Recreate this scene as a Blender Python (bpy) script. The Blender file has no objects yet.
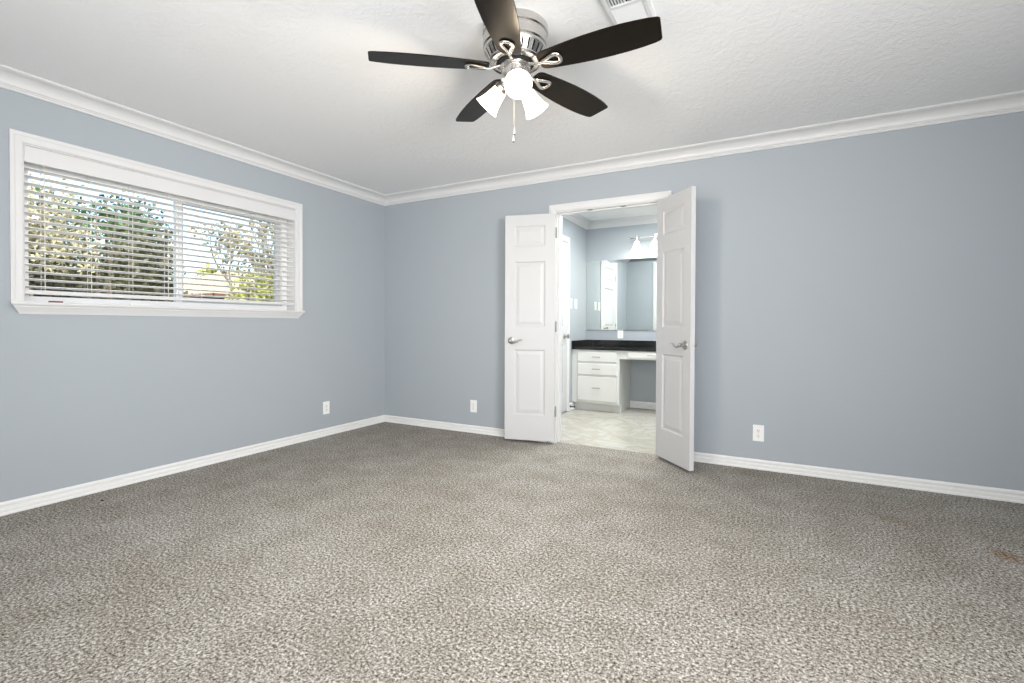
import bpy, bmesh, math, random
from mathutils import Vector, Matrix

scene = bpy.context.scene
COL = scene.collection
R = math.radians

# ------------------------------------------------------------------ camera
F_PX, YAW, PITCH, ROLL, SHIFT_PX = 485.853, 0.49204, -0.01231, 0.00375, -10.424
CAM_H = 1.0579
cd = bpy.data.cameras.new('camera')
cam = bpy.data.objects.new('camera', cd)
COL.objects.link(cam)
fw = Vector((-math.sin(YAW) * math.cos(PITCH), math.cos(YAW) * math.cos(PITCH), math.sin(PITCH)))
rt = Vector((math.cos(YAW), math.sin(YAW), 0))
up = rt.cross(fw)
rt2 = rt * math.cos(ROLL) + up * math.sin(ROLL)
up2 = -rt * math.sin(ROLL) + up * math.cos(ROLL)
m3 = Matrix((rt2, up2, -fw)).transposed()
cam.matrix_world = Matrix.Translation((0, 0, CAM_H)) @ m3.to_4x4()
cd.sensor_width = 36
cd.lens = 36 * F_PX / 1024
cd.shift_y = SHIFT_PX / 1024
cd.clip_start = 0.05
scene.camera = cam

# ------------------------------------------------------------------ view + world + lights
scene.view_settings.view_transform = 'Standard'
scene.view_settings.look = 'None'
scene.view_settings.gamma = 1.0
scene.view_settings.exposure = 0.06
scene.view_settings.use_curve_mapping = False

world = bpy.data.worlds.new('world')
scene.world = world
world.use_nodes = True
wn = world.node_tree.nodes
wl = world.node_tree.links
sky = wn.new('ShaderNodeTexSky')
sky.sky_type = 'NISHITA'
sky.sun_disc = False
sky.sun_elevation = R(42)
sky.sun_rotation = R(150)
sky.dust_density = 2.5
wl.new(sky.outputs[0], wn['Background'].inputs[0])
wn['Background'].inputs[1].default_value = 0.55

sd = bpy.data.lights.new('sun', 'SUN')
sd.energy = 4.2
sd.angle = R(1.0)
sd.color = (1, .95, .86)
sun = bpy.data.objects.new('sun', sd)
COL.objects.link(sun)
sun.rotation_euler = Vector((-0.62, 0.30, -0.72)).to_track_quat('-Z', 'Y').to_euler()


def area(name, loc, target, sx, sy, power, color=(1, 1, 1), spread=180):
    d = bpy.data.lights.new(name, 'AREA')
    d.shape = 'RECTANGLE'
    d.size, d.size_y = sx, sy
    d.energy = power
    d.spread = R(spread)
    d.color = color
    o = bpy.data.objects.new(name, d)
    COL.objects.link(o)
    o.location = loc
    o.rotation_euler = (Vector(target) - Vector(loc)).to_track_quat('-Z', 'Y').to_euler()
    return o


# added fill lights: behind the camera, by the right wall and in the bathroom
area('added_rear_fill', (-1.4, -0.50, 1.45), (-1.9, 4.0, 1.75), 3.8, 1.6, 58, (.995, .995, 1.0), 140)  # unseen area light added behind the camera; the rear wall has no window
area('added_bounce_fill', (0.2, -0.40, 0.60), (0.2, 0.9, 2.44), 2.4, 0.8, 7, (.995, .995, 1.0), 150)  # added upward fill to brighten the ceiling, not a real flash
area('added_side_fill', (1.62, 0.6, 1.32), (-3.2, 2.6, 1.28), 1.8, 1.5, 92, (.995, .995, 1.0), 150)  # big fill added at the unseen right wall, which has no window
area('added_side_fill', (1.62, 0.6, 1.35), (-3.7, 3.6, 1.0), 1.8, 1.5, 20, (.995, .995, 1.0), 80)  # second, narrower added fill from nearly the same spot
area('added_bathroom_fill', (-1.1, 5.1, 2.40), (-1.1, 5.1, 0), 1.0, 1.0, 58, (.98, .995, .98))  # overhead fill added to brighten the bathroom, no fixture above it


# ------------------------------------------------------------------ materials
def srgb(r, g, b):
    f = lambda c: (c / 255 / 12.92) if c / 255 <= .04045 else ((c / 255 + .055) / 1.055) ** 2.4
    return (f(r), f(g), f(b), 1)


MATS = {}


def mat(name, col, rough=.5, metal=0.0, spec=.5, bump=None, emit=None, var=None, coat=0):
    """bump=(scale, strength, distance, detail), var=(scale, amount): faint natural variation."""
    m = bpy.data.materials.new(name)
    m.use_nodes = True
    n, l = m.node_tree.nodes, m.node_tree.links
    b = n['Principled BSDF']
    b.inputs['Base Color'].default_value = col
    b.inputs['Roughness'].default_value = rough
    b.inputs['Metallic'].default_value = metal
    b.inputs['Specular IOR Level'].default_value = spec
    b.inputs['Coat Weight'].default_value = coat
    tc = n.new('ShaderNodeTexCoord')
    if var:
        nz = n.new('ShaderNodeTexNoise')
        nz.inputs['Scale'].default_value = var[0]
        nz.inputs['Detail'].default_value = 4
        l.new(tc.outputs['Object'], nz.inputs['Vector'])
        rp = n.new('ShaderNodeValToRGB')
        a = var[1]
        rp.color_ramp.elements[0].position = .3
        rp.color_ramp.elements[1].position = .7
        rp.color_ramp.elements[0].color = tuple(max(0, c * (1 - a)) for c in col[:3]) + (1,)
        rp.color_ramp.elements[1].color = tuple(min(1, c * (1 + a)) for c in col[:3]) + (1,)
        l.new(nz.outputs['Fac'], rp.inputs['Fac'])
        l.new(rp.outputs['Color'], b.inputs['Base Color'])
    if bump:
        nb = n.new('ShaderNodeTexNoise')
        nb.inputs['Scale'].default_value = bump[0]
        nb.inputs['Detail'].default_value = bump[3] if len(bump) > 3 else 3
        l.new(tc.outputs['Object'], nb.inputs['Vector'])
        bp = n.new('ShaderNodeBump')
        bp.inputs['Strength'].default_value = bump[1]
        bp.inputs['Distance'].default_value = bump[2]
        l.new(nb.outputs['Fac'], bp.inputs['Height'])
        l.new(bp.outputs['Normal'], b.inputs['Normal'])
    if emit:
        b.inputs['Emission Color'].default_value = emit[0]
        b.inputs['Emission Strength'].default_value = emit[1]
    MATS[name] = m
    return m


WALL = mat('blue_grey_wall_paint', srgb(165, 172, 178), .75, bump=(160, .12, .002), var=(1.2, .012))
BWALL = WALL
WHITE = mat('white_trim_paint', srgb(216, 216, 216), .38, var=(3, .01))
BASEW = mat('lightened_trim_paint', srgb(232, 232, 231), .38, var=(3, .008))  # same trim paint made lighter, offsetting the weaker light on the baseboards
DOORW = mat('white_door_paint', srgb(200, 200, 201), .42, bump=(220, .05, .001), var=(3, .01))
BLINDW = mat('white_blind_slat', srgb(244, 242, 238), .45, var=(6, .015))
VINYL = mat('white_window_vinyl', srgb(244, 244, 244), .4, var=(5, .01))
ALU = mat('grey_window_sash', srgb(196, 200, 202), .45, var=(5, .03))
NICKEL = mat('brushed_nickel', srgb(206, 203, 199), .27, metal=1, var=(40, .06), bump=(300, .05, .0005))
SATIN = mat('satin_nickel_hardware', srgb(172, 169, 165), .34, metal=.9, var=(60, .05))
HINGE = mat('hinge_steel', srgb(150, 150, 150), .42, metal=.3, var=(60, .05))
BLACK = mat('black_rubber', srgb(22, 22, 22), .6, var=(60, .1))
DARK = mat('dark_duct', srgb(24, 24, 25), .8, var=(30, .1))
PLATE = mat('white_outlet_plastic', srgb(240, 240, 238), .35, var=(30, .01))
SLOT = mat('dark_outlet_slot', srgb(60, 58, 55), .6, var=(60, .05))
CABINET = mat('white_cabinet_paint', srgb(218, 218, 214), .4, var=(4, .012))
CORD = mat('white_cord', srgb(226, 220, 216), .7, var=(60, .02))
RED = mat('dull_red_plastic', srgb(116, 48, 38), .5, var=(60, .05))
CHROME = mat('polished_chrome', srgb(220, 220, 220), .12, metal=1, var=(30, .02))


def ceiling_mat():
    m = mat('white_textured_ceiling', srgb(238, 238, 238), .85)
    n, l = m.node_tree.nodes, m.node_tree.links
    b = n['Principled BSDF']
    tc = n['Texture Coordinate']
    w = n.new('ShaderNodeTexNoise')
    w.inputs['Scale'].default_value = 16
    w.inputs['Detail'].default_value = 6
    w.inputs['Roughness'].default_value = .62
    w.inputs['Distortion'].default_value = 1.6
    l.new(tc.outputs['Object'], w.inputs['Vector'])
    bp = n.new('ShaderNodeBump')
    bp.inputs['Strength'].default_value = .4
    bp.inputs['Distance'].default_value = .012
    l.new(w.outputs['Fac'], bp.inputs['Height'])
    l.new(bp.outputs['Normal'], b.inputs['Normal'])
    return m


CEIL = ceiling_mat()


def carpet_mat():
    m = mat('speckled_greige_carpet', srgb(160, 152, 142), .95, spec=.1)
    n, l = m.node_tree.nodes, m.node_tree.links
    b = n['Principled BSDF']
    tc = n['Texture Coordinate']

    def noise(sc, det, rough=.5):
        z = n.new('ShaderNodeTexNoise')
        z.inputs['Scale'].default_value = sc
        z.inputs['Detail'].default_value = det
        z.inputs['Roughness'].default_value = rough
        l.new(tc.outputs['Object'], z.inputs['Vector'])
        return z

    def ramp(src, stops):
        r = n.new('ShaderNodeValToRGB')
        e = r.color_ramp.elements
        while len(e) < len(stops):
            e.new(.5)
        for k, (p, c) in enumerate(stops):
            e[k].position = p
            e[k].color = c
        l.new(src, r.inputs['Fac'])
        return r

    def mix(kind, fac, a, c):
        x = n.new('ShaderNodeMixRGB')
        x.blend_type = kind
        if isinstance(fac, float):
            x.inputs[0].default_value = fac
        else:
            l.new(fac, x.inputs[0])
        l.new(a, x.inputs[1])
        if isinstance(c, tuple):
            x.inputs[2].default_value = c
        else:
            l.new(c, x.inputs[2])
        return x.outputs[0]

    ya, yc = noise(165, 5, .74), noise(88, 3, .6)
    yarn = n.new('ShaderNodeMath')
    yarn.operation = 'MULTIPLY_ADD'
    l.new(ya.outputs['Fac'], yarn.inputs[0])
    yarn.inputs[1].default_value = .55
    half = n.new('ShaderNodeMath')
    half.operation = 'MULTIPLY'
    l.new(yc.outputs['Fac'], half.inputs[0])
    half.inputs[1].default_value = .45
    l.new(half.outputs[0], yarn.inputs[2])
    speck = ramp(yarn.outputs[0], [(.418, srgb(62, 59, 55)), (.462, srgb(138, 134, 128)), (.525, srgb(172, 169, 163)),
                                      (.58, srgb(232, 230, 225))])
    big = noise(1.1, 3, .55)
    bigc = ramp(big.outputs['Fac'], [(.30, srgb(230, 227, 223)), (.70, srgb(250, 250, 250))])
    mid = noise(5.0, 3, .6)
    midc = ramp(mid.outputs['Fac'], [(.34, srgb(234, 232, 229)), (.66, srgb(255, 255, 255))])
    c = mix('MULTIPLY', 1.0, speck.outputs[0], bigc.outputs[0])
    c = mix('MULTIPLY', 1.0, c, midc.outputs[0])

    def stain(x, y, rx, ry, ang, colr, amount):
        mp = n.new('ShaderNodeMapping')
        mp.vector_type = 'TEXTURE'
        mp.inputs['Location'].default_value = (x, y, 0)
        mp.inputs['Rotation'].default_value = (0, 0, ang)
        mp.inputs['Scale'].default_value = (rx, ry, 1)
        l.new(tc.outputs['Object'], mp.inputs['Vector'])
        ln = n.new('ShaderNodeVectorMath')
        ln.operation = 'LENGTH'
        l.new(mp.outputs[0], ln.inputs[0])
        nz = noise(75, 4, .7)
        ad = n.new('ShaderNodeMath')
        ad.operation = 'MULTIPLY_ADD'
        l.new(nz.outputs['Fac'], ad.inputs[0])
        ad.inputs[1].default_value = 1.4
        l.new(ln.outputs['Value'], ad.inputs[2])
        rp = ramp(ad.outputs[0], [(.40, (amount,) * 3 + (1,)), (.72, (amount * .5,) * 3 + (1,)), (.98, (0, 0, 0, 1))])
        # ramp works on 0..1, so squeeze
        ad2 = n.new('ShaderNodeMath')
        ad2.operation = 'MULTIPLY'
        l.new(ad.outputs[0], ad2.inputs[0])
        ad2.inputs[1].default_value = .55
        l.new(ad2.outputs[0], rp.inputs['Fac'])
        return rp.outputs[0], colr

    for s in ((.962, 3.048, .060, .085, R(22), (.80, .50, .27, 1), .8),
              (.62, 3.30, .07, .12, R(40), (.80, .66, .56, 1), .5)):
        f, cl = stain(*s)
        c = mix('MULTIPLY', f, c, cl)
    l.new(c, b.inputs['Base Color'])
    bp = n.new('ShaderNodeBump')
    bp.inputs['Strength'].default_value = .5
    bp.inputs['Distance'].default_value = .008
    l.new(yarn.outputs[0], bp.inputs['Height'])
    l.new(bp.outputs['Normal'], b.inputs['Normal'])
    return m


CARPET = carpet_mat()


def tile_mat():
    m = mat('veined_cream_tile', srgb(214, 208, 194), .25)
    n, l = m.node_tree.nodes, m.node_tree.links
    b = n['Principled BSDF']
    tc = n['Texture Coordinate']
    mp = n.new('ShaderNodeMapping')
    mp.inputs['Rotation'].default_value = (0, 0, R(45))
    l.new(tc.outputs['Object'], mp.inputs['Vector'])
    br = n.new('ShaderNodeTexBrick')
    br.offset = 0
    br.inputs['Scale'].default_value = 1
    br.inputs['Brick Width'].default_value = .46
    br.inputs['Row Height'].default_value = .46
    br.inputs['Mortar Size'].default_value = .004
    br.inputs['Mortar Smooth'].default_value = .1
    br.inputs['Color1'].default_value = srgb(190, 189, 182)
    br.inputs['Color2'].default_value = srgb(185, 183, 175)
    br.inputs['Mortar'].default_value = srgb(176, 168, 152)
    l.new(mp.outputs[0], br.inputs['Vector'])
    nz = n.new('ShaderNodeTexNoise')
    nz.inputs['Scale'].default_value = 2.2
    nz.inputs['Detail'].default_value = 8
    nz.inputs['Distortion'].default_value = 2.4
    l.new(tc.outputs['Object'], nz.inputs['Vector'])
    rp = n.new('ShaderNodeValToRGB')
    e = rp.color_ramp.elements
    e[0].position, e[0].color = .42, (1, 1, 1, 1)
    e[1].position, e[1].color = .58, (1, 1, 1, 1)
    v = e.new(.5)
    v.color = srgb(240, 236, 227)
    l.new(nz.outputs['Fac'], rp.inputs['Fac'])
    mx = n.new('ShaderNodeMixRGB')
    mx.blend_type = 'MULTIPLY'
    mx.inputs[0].default_value = 1
    l.new(br.outputs['Color'], mx.inputs[1])
    l.new(rp.outputs[0], mx.inputs[2])
    l.new(mx.outputs[0], b.inputs['Base Color'])
    return m


TILE = tile_mat()


def granite_mat():
    m = mat('black_speckled_granite', srgb(14, 14, 13), .12)
    n, l = m.node_tree.nodes, m.node_tree.links
    b = n['Principled BSDF']
    tc = n['Texture Coordinate']
    nz = n.new('ShaderNodeTexNoise')
    nz.inputs['Scale'].default_value = 55
    nz.inputs['Detail'].default_value = 5
    l.new(tc.outputs['Object'], nz.inputs['Vector'])
    rp = n.new('ShaderNodeValToRGB')
    e = rp.color_ramp.elements
    e[0].position, e[0].color = .58, srgb(9, 10, 9)
    e[1].position, e[1].color = .80, srgb(84, 82, 74)
    l.new(nz.outputs['Fac'], rp.inputs['Fac'])
    l.new(rp.outputs[0], b.inputs['Base Color'])
    return m


GRANITE = granite_mat()


def wood_mat():
    m = mat('espresso_blade_wood', srgb(46, 38, 33), .34, spec=.2)
    n, l = m.node_tree.nodes, m.node_tree.links
    b = n['Principled BSDF']
    b.inputs['Specular Tint'].default_value = (1, .84, .62, 1)
    tc = n['Texture Coordinate']
    mp = n.new('ShaderNodeMapping')
    mp.inputs['Scale'].default_value = (3, 60, 60)
    l.new(tc.outputs['Object'], mp.inputs['Vector'])
    nz = n.new('ShaderNodeTexNoise')
    nz.inputs['Scale'].default_value = 1
    nz.inputs['Detail'].default_value = 4
    l.new(mp.outputs[0], nz.inputs['Vector'])
    rp = n.new('ShaderNodeValToRGB')
    e = rp.color_ramp.elements
    e[0].position, e[0].color = .3, srgb(12, 10, 8)
    e[1].position, e[1].color = .7, srgb(18, 13, 10)
    l.new(nz.outputs['Fac'], rp.inputs['Fac'])
    l.new(rp.outputs[0], b.inputs['Base Color'])
    return m


WOOD = wood_mat()


def glass_mat():
    m = bpy.data.materials.new('clear_window_glass')
    m.use_nodes = True
    n, l = m.node_tree.nodes, m.node_tree.links
    n.remove(n['Principled BSDF'])
    tr = n.new('ShaderNodeBsdfTransparent')
    tr.inputs[0].default_value = (.97, .985, .98, 1)
    gl = n.new('ShaderNodeBsdfGlossy')
    gl.inputs['Roughness'].default_value = .02
    fr = n.new('ShaderNodeFresnel')
    fr.inputs['IOR'].default_value = 1.25
    mx = n.new('ShaderNodeMixShader')
    l.new(fr.outputs[0], mx.inputs[0])
    l.new(tr.outputs[0], mx.inputs[1])
    l.new(gl.outputs[0], mx.inputs[2])
    l.new(mx.outputs[0], n['Material Output'].inputs[0])
    return m


GLASS = glass_mat()
MIRROR = mat('silvered_mirror', srgb(230, 234, 232), .0, metal=1, var=(2, .003))
SHADE = mat('lit_frosted_glass', srgb(250, 246, 238), .4, emit=((1, .84, .64, 1), 3.4), var=(20, .01))
VSHADE = mat('lit_vanity_glass', srgb(250, 248, 236), .4, emit=((1, .97, .84, 1), .85), var=(20, .01))
BULB = mat('glowing_bulb', srgb(255, 250, 240), .4, emit=((1, .93, .80, 1), 12), var=(20, .01))


# ------------------------------------------------------------------ mesh helpers
class MB:
    def __init__(self):
        self.bm = bmesh.new()

    def box(self, x0, y0, z0, x1, y1, z1, bevel=0):
        xs, ys, zs = (min(x0, x1), max(x0, x1)), (min(y0, y1), max(y0, y1)), (min(z0, z1), max(z0, z1))
        v = [self.bm.verts.new((xs[i & 1], ys[(i >> 1) & 1], zs[(i >> 2) & 1])) for i in range(8)]
        fs = [self.bm.faces.new([v[k] for k in q]) for q in
              ((0, 2, 3, 1), (4, 5, 7, 6), (0, 1, 5, 4), (2, 6, 7, 3), (0, 4, 6, 2), (1, 3, 7, 5))]
        if bevel:
            es = list({e for f in fs for e in f.edges})
            bmesh.ops.bevel(self.bm, geom=es, offset=bevel, segments=2, affect='EDGES', profile=.6)
        return self

    def face(self, pts):
        return self.bm.faces.new([self.bm.verts.new(p) for p in pts])

    def loft(self, rings, closed=True, cap=True):
        """rings: equal-length point lists; closed = each ring is a closed loop."""
        vs = [[self.bm.verts.new(p) for p in r] for r in rings]
        n = len(rings[0])
        for a, b in zip(vs, vs[1:]):
            for i in range(n if closed else n - 1):
                j = (i + 1) % n
                self.bm.faces.new((a[i], a[j], b[j], b[i]))
        if cap and closed:
            self.bm.faces.new(list(reversed(vs[0])))
            self.bm.faces.new(vs[-1])
        return self

    def lathe(self, prof, seg=48, axis=None, origin=(0, 0, 0), cap=True):
        """prof: (r, h) pairs; axis: direction h runs along (default +z)."""
        ax = Vector(axis or (0, 0, 1)).normalized()
        q = Vector((0, 0, 1)).rotation_difference(ax)
        o = Vector(origin)
        rings = []
        for r, h in prof:
            rings.append([o + q @ Vector((r * math.cos(2 * math.pi * k / seg), r * math.sin(2 * math.pi * k / seg), h))
                          for k in range(seg)])
        return self.loft(rings, True, cap)

    def tube(self, pts, rad, seg=10, closed=False, flat=1.0, upv=(0, 0, 1)):
        """swept tube; rad number or list; flat squashes along the 'up' side."""
        pts = [Vector(p) for p in pts]
        n = len(pts)
        rings = []
        for i, p in enumerate(pts):
            a = pts[(i - 1) % n] if (closed or i > 0) else pts[i]
            b = pts[(i + 1) % n] if (closed or i < n - 1) else pts[i]
            t = (b - a).normalized()
            u = Vector(upv)
            u = (u - t * u.dot(t))
            if u.length < 1e-5:
                u = Vector((1, 0, 0)) - t * t.x
            u.normalize()
            w = t.cross(u)
            r = rad[i] if isinstance(rad, (list, tuple)) else rad
            rings.append([p + w * (r * math.cos(2 * math.pi * k / seg)) + u * (r * flat * math.sin(2 * math.pi * k / seg))
                          for k in range(seg)])
        if closed:
            rings.append(rings[0])
            return self.loft(rings, True, False)
        return self.loft(rings, True, True)

    def build(self, name, material, parent=None, smooth=False, loc=None):
        bmesh.ops.remove_doubles(self.bm, verts=self.bm.verts, dist=1e-6)
        bmesh.ops.recalc_face_normals(self.bm, faces=self.bm.faces)
        me = bpy.data.meshes.new(name)
        self.bm.to_mesh(me)
        self.bm.free()
        mats = material if isinstance(material, (list, tuple)) else [material]
        for mm in mats:
            me.materials.append(mm)
        if smooth:
            me.shade_smooth()
            try:
                me.set_sharp_from_angle(angle=R(32))
            except Exception:
                pass
        o = bpy.data.objects.new(name, me)
        COL.objects.link(o)
        if parent:
            o.parent = parent
        if loc:
            o.location = loc
        return o


def tag(o, label=None, cat=None, group=None, kind=None):
    if label:
        o['label'] = label
    if cat:
        o['category'] = cat
    if group:
        o['group'] = group
    if kind:
        o['kind'] = kind
    return o


def thing(name, loc, label, cat, group=None, kind=None, rz=0):
    o = bpy.data.objects.new(name, None)
    o.empty_display_size = .1
    COL.objects.link(o)
    o.location = loc
    o.rotation_euler = (0, 0, rz)
    return tag(o, label, cat, group, kind)


def struct(mb, name, m, **k):
    return tag(mb.build(name, m, **k), kind='structure')


def copy_tree(o, parent=None):
    c = o.copy()
    COL.objects.link(c)
    c.parent = parent
    for ch in list(o.children):
        copy_tree(ch, c)
    return c


# ------------------------------------------------------------------ room shell
XL, XR, YF, YB, H = -3.738, 1.75, -0.60, 4.023, 2.44
WT = .13                      # back wall thickness
OX0, OX1, OZ = -1.722, -0.776, 2.082   # rough opening of the double door
WY0, WY1, WZ0, WZ1 = 1.116, 2.905, 1.178, 2.078   # window opening
BXL, BXR, BYB = -2.221, -0.20, 6.258   # bathroom

struct(MB().box(XL - .2, YF - .15, -.12, XR + .15, YB + .045, 0), 'floor', CARPET)
struct(MB().box(BXL - .12, YB + .045, -.12, BXR + .12, BYB + .12, -.004), 'floor_bathroom', TILE)
struct(MB().box(XL - .2, YF - .15, H, XR + .15, YB, H + .12), 'ceiling', CEIL)
struct(MB().box(BXL - .12, YB + WT, H, BXR + .12, BYB + .12, H + .12), 'ceiling_bathroom', CEIL)

w = MB()
w.box(XL - .2, YF - .15, 0, XL, WY0, H)
w.box(XL - .2, WY1, 0, XL, YB + WT, H)
w.box(XL - .2, WY0, 0, XL, WY1, WZ0)
w.box(XL - .2, WY0, WZ1, XL, WY1, H)
struct(w, 'wall_left', WALL)
w = MB()
w.box(XL, YB, 0, OX0, YB + WT, H + .12)
w.box(OX1, YB, 0, XR + .15, YB + WT, H + .12)
w.box(OX0, YB, OZ, OX1, YB + WT, H + .12)
struct(w, 'wall_back', WALL)
struct(MB().box(XR, YF - .15, 0, XR + .15, YB, H), 'wall_right', WALL)
struct(MB().box(XL, YF - .15, 0, XR, YF, H), 'wall_front', WALL)
struct(MB().box(BXL - .12, YB + WT, 0, BXL, BYB + .12, H), 'wall_bathroom_left', WALL)
struct(MB().box(BXL, BYB, 0, BXR, BYB + .12, H), 'wall_bathroom_back', WALL)
struct(MB().box(BXR, YB + WT, 0, BXR + .12, BYB + .12, H), 'wall_bathroom_right', WALL)


# ---- mouldings: profile given as (out-from-wall, z), swept along a wall with mitred ends
def arc(cx, cz, r, a0, a1, n=7):
    return [(cx + r * math.cos(R(a0 + (a1 - a0) * k / n)), cz + r * math.sin(R(a0 + (a1 - a0) * k / n))) for k in range(n + 1)]


CROWN = ([(0, H - .092), (.010, H - .092), (.013, H - .088), (.013, H - .080), (.018, H - .077), (.018, H - .072), (.024, H - .068)]
         + [(.024 + .060 * (1 - math.cos(R(a))), H - .068 + .052 * math.sin(R(a))) for a in range(8, 91, 8)]
         + [(.086, H - .014), (.092, H - .012), (.098, H - .007), (.098, H), (0, H)])
BASE = [(0, 0), (.022, 0), (.022, .009), (.019, .013), (.0145, .0145), (.0145, .018), (.0165, .020), (.0165, .032), (.013, .036),
        (.003, .0405), (.003, .0485), (.012, .0515), (.0135, .056), (.012, .063), (.008, .068), (.003, .0707), (0, .0707)]


def moulding(mb, prof, p0, p1, nrm, e0=0, e1=0):
    """p0->p1 along the wall foot, nrm points into the room; e=+1 mitres an inside corner (shorter at the front)."""
    p0, p1, nrm = Vector(p0 + (0,)), Vector(p1 + (0,)), Vector(nrm + (0,))
    t = (p1 - p0).normalized()
    rings = []
    for p, e in ((p0, e0), (p1, -e1)):
        rings.append([p + nrm * d + t * (e * d) + Vector((0, 0, z)) for d, z in prof])
    mb.loft(rings, True, True)
    return mb


def mould(name, prof, segs, m=None):
    mb = MB()
    for s in segs:
        moulding(mb, prof, *s)
    return struct(mb, name, m or (BASEW if name.startswith('base') else WHITE))


mould('trim_1', CROWN, [((XL, YF), (XL, YB), (1, 0), 1, 1)])
mould('trim_2', CROWN, [((XL, YB), (XR, YB), (0, -1), 1, 1)])
mould('trim_3', CROWN, [((XR, YF), (XR, YB), (-1, 0), 1, 1)])
mould('trim_4', CROWN, [((BXL, YB + WT), (BXL, BYB), (1, 0), 1, 1)])
mould('trim_5', CROWN, [((BXL, BYB), (BXR, BYB), (0, -1), 1, 1)])
mould('baseboard_left', BASE, [((XL, YF), (XL, YB), (1, 0), 1, 1)])
mould('baseboard_back', BASE, [((XL, YB), (-1.79, YB), (0, -1), 1, 0), ((-.722, YB), (XR, YB), (0, -1), 0, 1)])
mould('baseboard_right', BASE, [((XR, YF), (XR, YB), (-1, 0), 1, 1)])
BBASE = [(d, z * 1.22) for d, z in BASE]
mould('baseboard_bathroom', BBASE, [((BXL, 5.628), (BXL, 5.79), (1, 0), 0, 0)])
mould('baseboard_kneehole', BBASE, [((-1.62, BYB), (-.84, BYB), (0, -1), 0, 0)])

# ------------------------------------------------------------------ double-door frame
CW, CT = .066, .018          # casing width and thickness
JX0, JX1, JZ = -1.707, -.791, 2.062   # finished opening
mb = MB()
CASP = [(0, 0), (.010, 0), (.012, .004), (.016, .010), (.018, .020), (.018, .046), (.014, .056), (.012, .066), (0, .066)]


def casing(mb, x0, x1, zt, y, sgn, prof=CASP, rev=.005, z0=0.0):
    """three mitred sides around an opening, on a wall facing sgn*y; prof = (thickness, distance from the inner edge)."""
    xl, xr, zz = x0 - rev, x1 + rev, zt + rev
    path = lambda d: [(xl - d, z0), (xl - d, zz + d), (xr + d, zz + d), (xr + d, z0)]
    for a in range(3):
        rings = []
        for end in (a, a + 1):
            rings.append([(path(d)[end][0], y + sgn * t, path(d)[end][1]) for t, d in prof])
        mb.loft(rings, True, True)
    return mb


casing(mb, JX0, JX1, JZ, YB, -1)
casing(mb, JX0, JX1, JZ, YB + WT, 1)
frame = tag(mb.build('trim_door', WHITE), kind='structure')
mb = MB()
mb.box(OX0, YB, 0, JX0, YB + WT, JZ + .02)
mb.box(JX1, YB, 0, OX1, YB + WT, JZ + .02)
mb.box(JX0, YB, JZ, JX1, YB + WT, JZ + .02)
# door stops
mb.box(JX0, YB + .042, 0, JX0 + .011, YB + .075, JZ)
mb.box(JX1 - .011, YB + .042, 0, JX1, YB + .075, JZ)
mb.box(JX0 + .011, YB + .042, JZ - .011, JX1 - .011, YB + .075, JZ)
mb.build('door_jamb', WHITE, frame)
for x in (-1.405, -1.115):
    c = MB().box(x - .024, YB + .006, JZ - .003, x + .024, YB + .034, JZ + .001, .0012)
    c.lathe([(.009, -.001), (.006, -.006), (.002, -.008)], 16, origin=(x, YB + .02, JZ - .002))
    c.build('catch_plate', HINGE, frame)


# ------------------------------------------------------------------ six-panel style leaf (single column of three panels)
def panel_leaf(mb, W, HH, T, panels, stile):
    xs = [0, stile, W - stile, W]
    zs = sorted({0, HH} | {z for p in panels for z in p})
    rings = [(0, 0), (.004, .003), (.012, .0085), (.020, .0085), (.046, .002), (.050, .002)]
    for side in (0, 1):
        y = T if side else 0
        s = -1 if side else 1
        for i in range(3):
            for j in range(len(zs) - 1):
                x0, x1, z0, z1 = xs[i], xs[i + 1], zs[j], zs[j + 1]
                if i == 1 and any(abs(z0 - p[0]) < 1e-6 and abs(z1 - p[1]) < 1e-6 for p in panels):
                    vs = []
                    for ins, dep in rings:
                        vs.append([(x0 + ins, y + s * dep, z0 + ins), (x1 - ins, y + s * dep, z0 + ins),
                                   (x1 - ins, y + s * dep, z1 - ins), (x0 + ins, y + s * dep, z1 - ins)])
                    mb.loft(vs, True, False)
                    mb.face(vs[-1])
                else:
                    mb.face([(x0, y, z0), (x1, y, z0), (x1, y, z1), (x0, y, z1)])
    for z in (0, HH):
        for i in range(3):
            mb.face([(xs[i], 0, z), (xs[i + 1], 0, z), (xs[i + 1], T, z), (xs[i], T, z)])
    for x in (0, W):
        for j in range(len(zs) - 1):
            mb.face([(x, 0, zs[j]), (x, T, zs[j]), (x, T, zs[j + 1]), (x, 0, zs[j + 1])])
    return mb


PANELS = [(.225, .815), (1.02, 1.605), (1.735, 1.925)]
LW, LH, LT = .455, 2.022, .035


def lever(mb, x, y, z, out, back):
    """rose + wave lever; out = +-1 along y, lever runs towards -x*back."""
    mb.lathe([(.0, 0), (.031, 0), (.033, .003), (.031, .008), (.022, .011), (.013, .013), (.011, .035), (.0135, .040), (.0135, .052), (.010, .056), (0, .057)],
             28, axis=(0, out, 0), origin=(x, y, z))
    pts, rad = [], []
    for k in range(15):
        t = k / 14
        pts.append((x + back * (.004 + .112 * t), y + out * (.046 + .006 * math.sin(t * 3.1)),
                    z - .004 * t + .013 * math.sin(t * 5.0 + .2) * (1 - .2 * t) * -1 + .012 * max(0, t - .6)))
        rad.append(.0098 - .0055 * t)
    mb.tube(pts, rad, 12, flat=1.15)
    return mb


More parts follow.
